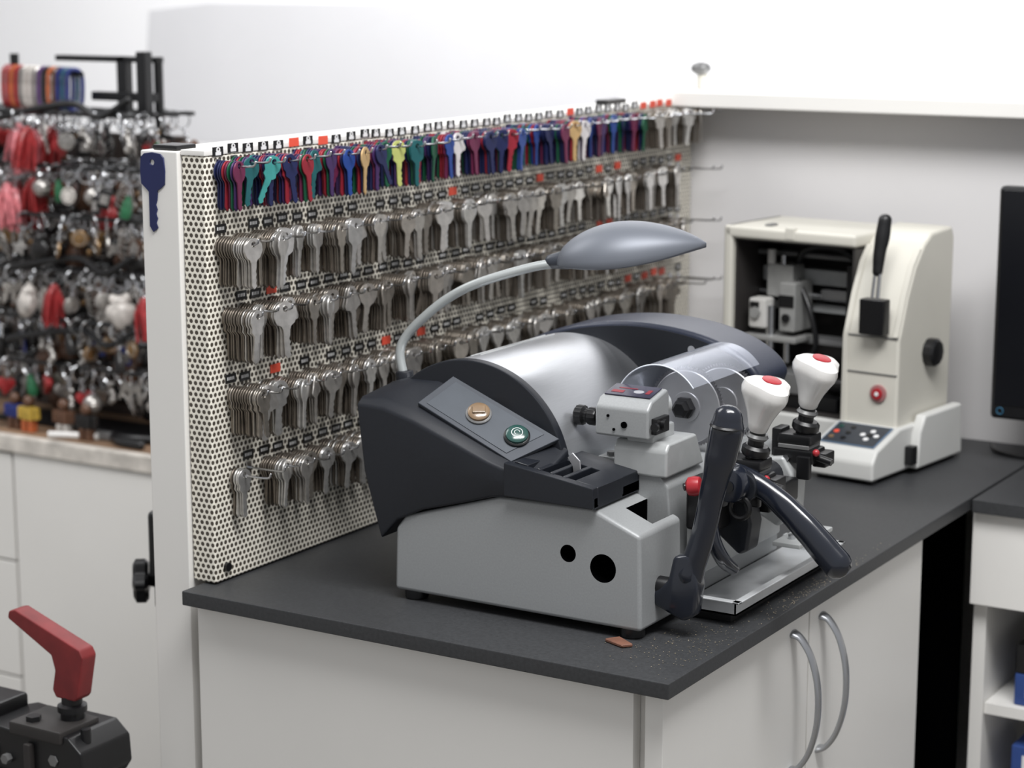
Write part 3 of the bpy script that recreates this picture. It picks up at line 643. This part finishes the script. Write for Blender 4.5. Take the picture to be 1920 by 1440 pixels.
p.box(-1.52,-1.50,1.0,1.02,1.33,1.44,BLACK,.002); p.box(-1.64,-1.50,1.02,1.04,1.355,1.37,BLACK,.002)
p.box(-1.86,-1.48,.98,1.06,.7785,.788,BLACK,.003)
for z in (1.352,1.09,.965): p.sweep([(-1.80,.957,z-.03),(-1.70,.95,z-.01),(-1.62,.957,z),(-1.56,.95,z-.02),(-1.50,.957,z+.01)],[.006]*4,BLACK,seg=8)
p.done(parent=rk)
tiers=[1.335,1.245,1.160,1.065,.980,.900]
for z in tiers:
    p=PB("crossbar")
    for yy in (.955,.995,1.035,1.075): p.cyl((-1.93,yy,z),(-1.46,yy,z),.0038,BLACK,seg=8)
    for x in (-1.90,-1.7,-1.505): p.cyl((x,.955,z),(x,1.075,z),.0045,BLACK,seg=8)
    p.done(parent=rk)
PB("display_backboard").box(-2.05,-1.53,1.13,1.145,.7785,1.29,mat("dark_brown_board",(58,49,45),.6,0,.7,14),.002).done(label="dark brown board standing behind the keyring rack",category="board")
CH={}
pal={"pink":(206,120,126),"red":(150,44,46),"silver":(176,172,168),"gold":(160,128,90),"green":(44,104,70),"white":(196,190,184),"black":(26,24,24),"blue":(36,48,110),"brown":(92,64,48),"yellow":(180,150,64),"lime":(110,160,80),"orange":(180,96,56),"purple":(90,60,108),"teal":(40,80,104)}
CM={k:mat("charm_"+k,v,.3,.85 if k in("silver","gold") else 0,.3,90) for k,v in pal.items()}
def charm(shape,c,S=1.0):
    key=(shape,c)
    if key in CH: return CH[key]
    p=PB("charm"); m=CM[c]
    if shape=='heart':
        pts=[(.016*math.sin(t)**3,-.040+.0011*(13*math.cos(t)-5*math.cos(2*t)-2*math.cos(3*t)-math.cos(4*t))) for t in [2*math.pi*k/24+.01 for k in range(24)]]
        p.prism(pts,'Y',-.005,.005,m,.002,2)
    elif shape=='disc': p.cyl((0,-.002,-.040),(0,.002,-.040),.015,m,bev=.001); p.torus((0,-.002,-.040),.011,.001,CM["silver"],(0,1,0),20,6)
    elif shape=='ringlet':
        for k in range(4): p.torus((0,.002*k,-.028-.009*k),.011+.002*k,.0012,m,(.3*k,1,.1),18,6)
    elif shape=='keyset':
        for k in range(3): a=.35*(k-1); p.box(-.003,.003,-.001,.001,-.058,-.030,m,.0005,1,xf=Matrix.Rotation(a,4,'Y')); p.cyl((0,-.001,-.030),(0,.001,-.030),.008,m,seg=14,xf=Matrix.Rotation(a,4,'Y'))
    elif shape=='bunch':
        for k in range(6): p.ell((R.uniform(-.012,.012),R.uniform(-.01,.01),-.028-.006*k),(.006,.006,.006),m if k%2 else CM["silver"],seg=10)
    elif shape=='plush': 
        S=1.25; p.ell((0,0,-.052),(.017,.014,.022),m); p.ell((-.009,0,-.031),(.006,.005,.007),m); p.ell((.009,0,-.031),(.006,.005,.007),m); p.ell((0,0,-.036),(.012,.011,.010),m); p.ell((-.015,0,-.05),(.006,.006,.011),m); p.ell((.015,0,-.05),(.006,.006,.011),m)
    elif shape=='ball': p.ell((0,0,-.042),(.017,.017,.017),m); p.torus((0,0,-.042),.017,.0012,m,(0,0,1))
    elif shape=='bottle': p.lathe([(.005,0),(.006,.008),(.009,.014),(.010,.034),(.008,.038),(0,.038)],(0,0,-.026),(0,0,-1),m,16)
    elif shape=='tag': p.box(-.011,.011,-.002,.002,-.060,-.026,m,.003,2); p.box(-.007,.007,-.0026,-.002,-.052,-.036,CM["silver"])
    elif shape=='star':
        pts=[((.017 if k%2==0 else .008)*math.sin(math.pi*k/5),-.042+(.017 if k%2==0 else .008)*math.cos(math.pi*k/5)) for k in range(10)]; p.prism(pts,'Y',-.003,.003,m,.001)
    elif shape=='tassel':
        S=1.25
        for k in range(12): a=k*.52; rr=.004+.004*(k%3); p.sweep([(0,0,-.022),(rr*math.cos(a),rr*math.sin(a),-.04),(1.4*rr*math.cos(a),1.4*rr*math.sin(a),-.078)],[.003,.0038,.002],m,sub=2,seg=6)
        p.ell((0,0,-.026),(.007,.007,.006),m)
    p.bm.transform(Matrix.Scale(S,4))
    me=p.mesh(); CH[key]=me; return me
RM=[]
for L_ in (0,.010,.020):
    rp=PB("split_ring"); rp.torus((0,0,-.013),.0145,.0013,CHROME,(0,1,0),20,6); rp.torus((0,.0014,-.013),.0142,.0011,CHROME,(0,1,0),20,6)
    z_=-.027; k=0
    while z_>-.027-L_: rp.torus((0,0,z_),.0035,.0009,CHROME,(k%2,1-k%2,0),10,5); z_-=.005; k+=1
    RM.append((L_,rp.mesh()))
def keychain(x,y,z,shape,c):
    e=bpy.data.objects.new("keychain",None); COL.objects.link(e); e.location=(x,y,z+.002); e.empty_display_size=.01; e.rotation_euler=(R.uniform(-.2,.2),R.uniform(-.3,.3),R.uniform(-.9,1.3))
    nm={'heart':'heart charm','disc':'round medal charm','plush':'small plush toy','ball':'ball charm','bottle':'bottle shaped charm','tag':'flat tag charm','star':'star charm','tassel':'tassel','ringlet':'linked ring','keyset':'small key set','bunch':'bead bunch'}[shape]
    e["label"]="%s %s keychain hanging on the black wire rack"%(c,nm); e["category"]="keychain"; e["group"]="keychains on the wire rack"
    L_,rm_=R.choice(RM)
    for nme,me in (("split_ring",rm_),("charm",charm(shape,c))):
        o=bpy.data.objects.new(nme,me); COL.objects.link(o); o.parent=e
        if nme=="charm": o.location=(0,0,-L_)
pk=[('tassel','pink'),('tassel','pink'),('plush','pink'),('heart','red'),('tassel','red')]
sets=[[('ringlet','silver'),('bottle','green'),('disc','silver'),('heart','red'),('keyset','silver'),('ringlet','black'),('bunch','silver')],
      [('plush','red'),('ball','silver'),('disc','white'),('bottle','green'),('ringlet','silver'),('tag','black'),('bunch','silver')],
      [('bunch','gold'),('plush','black'),('ringlet','silver'),('tag','brown'),('star','silver'),('keyset','silver'),('disc','gold')],
      [('bottle','lime'),('disc','silver'),('plush','white'),('tag','black'),('keyset','silver'),('ringlet','silver'),('bunch','brown'),('tassel','red')],
      [('tag','blue'),('bunch','silver'),('plush','brown'),('ringlet','silver'),('bottle','black'),('keyset','black'),('disc','gold')],
      [('bunch','silver'),('ball','silver'),('heart','silver'),('bottle','green'),('heart','red'),('ringlet','silver'),('keyset','silver')]]
for ti,z in enumerate(tiers):
    for yi,yy in enumerate((.955,.995,1.035,1.075)):
        x=-1.90+R.uniform(0,.03)
        while x<-1.465:
            s,c=R.choice(sets[ti])
            if ti<=1 and x<-1.70 and x>-1.82 and yi<2: s,c=R.choice(pk)
            elif yi>=2: s,c=R.choice([('tag','black'),('disc','black'),('plush','black'),('ringlet','silver'),('bunch','gold'),('plush','brown'),('keyset','silver')])
            keychain(x,yy,z+R.uniform(-.001,.001),s,c)
            x+=R.choice([.022,.028,.034,.042,.05])
carm={}
for i,c in enumerate(["red","red","orange","red","silver","white","white","silver","purple","black","orange","brown","blue","teal","blue"]):
    if c not in carm:
        p=PB("carabiner"); 
        pts=[(0,0,0),(.009,0,-.004),(.014,0,-.017),(.012,0,-.055),(.004,0,-.068),(-.006,0,-.068),(-.012,0,-.055),(-.011,0,-.013),(-.006,0,-.002),(0,0,0)]
        p.sweep(pts,[.0038]*9,CM[c],sub=4,seg=8,up=(0,1,0)); carm[c]=p.mesh()
    o=bpy.data.objects.new("carabiner",carm[c]); COL.objects.link(o); o.location=(-1.845+i*.0136,1.035-i*.0028,1.4045+.0035); o.rotation_euler=(0,0,R.uniform(.7,1.2))
    o["label"]="%s metal carabiner clip hanging on the rack bar"%c; o["category"]="carabiner"; o["group"]="carabiners on the rack"
for i,(x,c1,c2) in enumerate(((-1.84,"yellow","blue"),(-1.775,"blue","brown"),(-1.735,"yellow","orange"),(-1.66,"brown","white"),(-1.60,"black","brown"))):
    t=thing("toy_figure",(x,.935+.008*(i%2),.7785),"small %s and %s plastic toy figure on the wooden top"%(c1,c2),"toy",group="toy figures on the wooden top")
    PB("body").box(-.014,.014,-.008,.008,.020,.045,CM[c1],.004).box(-.023,-.015,-.006,.006,.022,.044,CM[c1],.003).box(.015,.023,-.006,.006,.022,.044,CM[c1],.003).done(parent=t,world=False)
    PB("leg").box(-.013,-.002,-.008,.008,0,.020,CM[c2],.002).done(parent=t,world=False); PB("leg").box(.002,.013,-.008,.008,0,.020,CM[c2],.002).done(parent=t,world=False)
    PB("head").ell((0,0,.054),(.010,.010,.011),CM["brown"]).done(parent=t,world=False)
PB("white_marker").cyl((-1.67,.915,.7845),(-1.585,.945,.7845),.006,WHITEP).done(label="white marker pen lying on the wooden top",category="pen")
p=PB("pliers"); p.sweep([(-1.56,.955,.786),(-1.52,.93,.786),(-1.47,.925,.786)],[.007,.009,.008],BLACK); p.sweep([(-1.56,.955,.786),(-1.51,.955,.786),(-1.47,.97,.786)],[.007,.009,.008],BLACK); p.box(-1.60,-1.555,.948,.962,.779,.792,MGREY,.002); p.done(label="black handled pliers lying on the wooden top",category="pliers")
# ---------------------------------------------------------------- bench + red lever machine
PB("work_bench").box(-1.25,-.72,-.20,.36,.45,.47,TOPM,.002).box(-1.22,-.74,-.17,.34,0,.45,DARKIN,.002).done(label="low dark bench carrying the clamping machines",category="bench")
rm=thing("clamping_machine",(-.84,0,.47),"black clamping machine with a red tightening lever","machine")
p=PB("body"); p.box(-1.0,-.735,-.05,.05,.4705,.66,BLACK,.008,3); p.prism([(-.98,.655),(-.725,.655),(-.716,.668),(-.718,.700),(-.738,.716),(-.80,.716),(-.80,.709),(-.86,.712),(-.90,.700),(-.98,.70)],'Y',-.042,.042,BLACK,.004,2)
p.box(-.825,-.745,-.046,.02,.706,.722,DARKIN,.003); p.box(-.735,-.722,-.03,.03,.66,.69,DARKIN,.003); p.cyl((-.80,-.03,.722),(-.80,-.03,.728),.009,BLACK,seg=6); p.cyl((-.86,-.046,.68),(-.86,-.038,.68),.014,MGREY); p.cyl((-.76,-.044,.685),(-.76,-.038,.685),.007,MGREY,seg=6)
p.box(-.93,-.87,-.035,.035,.70,.725,BLACK,.005); p.cyl((-.83,-.05,.675),(-.83,-.04,.675),.006,MGREY,seg=6); p.box(-.80,-.79,-.05,-.04,.66,.70,DARKIN,.002); p.cyl((-.73,-.02,.706),(-.73,-.02,.722),.006,BLACK); p.done(parent=rm)
p=PB("threaded_stud"); p.lathe([(.020,.0),(.020,.008),(.014,.010),(.014,.018),(.017,.019),(.017,.026),(.012,.028),(.012,.045)],(-.768,0,.712),(0,0,1),BLACK,24); p.done(parent=rm)
p=PB("red_lever")
p.prism([(-.853,.831),(-.851,.840),(-.841,.843),(-.743,.810),(-.738,.801),(-.744,.772),(-.748,.752),(-.753,.747),(-.782,.747),(-.787,.756),(-.782,.780),(-.787,.797)],'Y',-.012,.012,DRED,.0025,2,ang=15)
p.done(parent=rm)
cm=thing("clamp_stand",(-.83,.30,.47),"black machine column with a star shaped knob","machine")
PB("column").box(-.860,-.79,.26,.34,.4705,.91,BLACK,.006).box(-.900,-.855,.285,.315,.795,.888,BLACK,.008,3).box(-.890,-.855,.285,.315,.760,.80,BLACK,.004).done(parent=cm)
p=PB("star_knob"); p.lathe([(.022,0),(.026,.004),(.026,.016),(.020,.020),(0,.020)],(-.910,.30,.792),(-.8,-.6,0),BLACK,40,mod=lambda a,h:1+.18*math.cos(5*a)); p.cyl((-.912,.30,.792),(-.878,.30,.792),.009,BLACK); p.done(parent=cm)
# ---------------------------------------------------------------- lights: added overhead area lamps for an open-top studio
w=bpy.data.worlds.new("w"); sc.world=w; w.use_nodes=True; w.node_tree.nodes["Background"].inputs[0].default_value=(.97,.98,1,1); w.node_tree.nodes["Background"].inputs[1].default_value=.44
def area(name,loc,sx,sy,pw,target=None):
    l=bpy.data.lights.new(name,'AREA'); l.shape='RECTANGLE'; l.size=sx; l.size_y=sy; l.energy=pw; o=bpy.data.objects.new(name,l); COL.objects.link(o); o.location=loc
    if target: o.rotation_euler=(Vector(target)-Vector(loc)).to_track_quat('-Z','Y').to_euler()
area("overhead_area_light",(.5,-.4,2.8),1.5,.35,46,(-.2,.5,.9))
area("overhead_area_light",(.3,-.1,2.9),1.4,.4,15,(-.1,1.2,1.0))  # added lamp to brighten the wall behind the counter
area("overhead_area_light",(-2.2,.1,2.9),1.2,1.2,26,(-1.7,1.0,.9))
area("overhead_area_light",(-1.6,2.0,2.9),2.5,.6,50,(-1.6,3.0,1.2))  # added lamp washing the far wall nearly white
sc.view_settings.view_transform='Standard'; sc.view_settings.look='None'; sc.view_settings.exposure=0
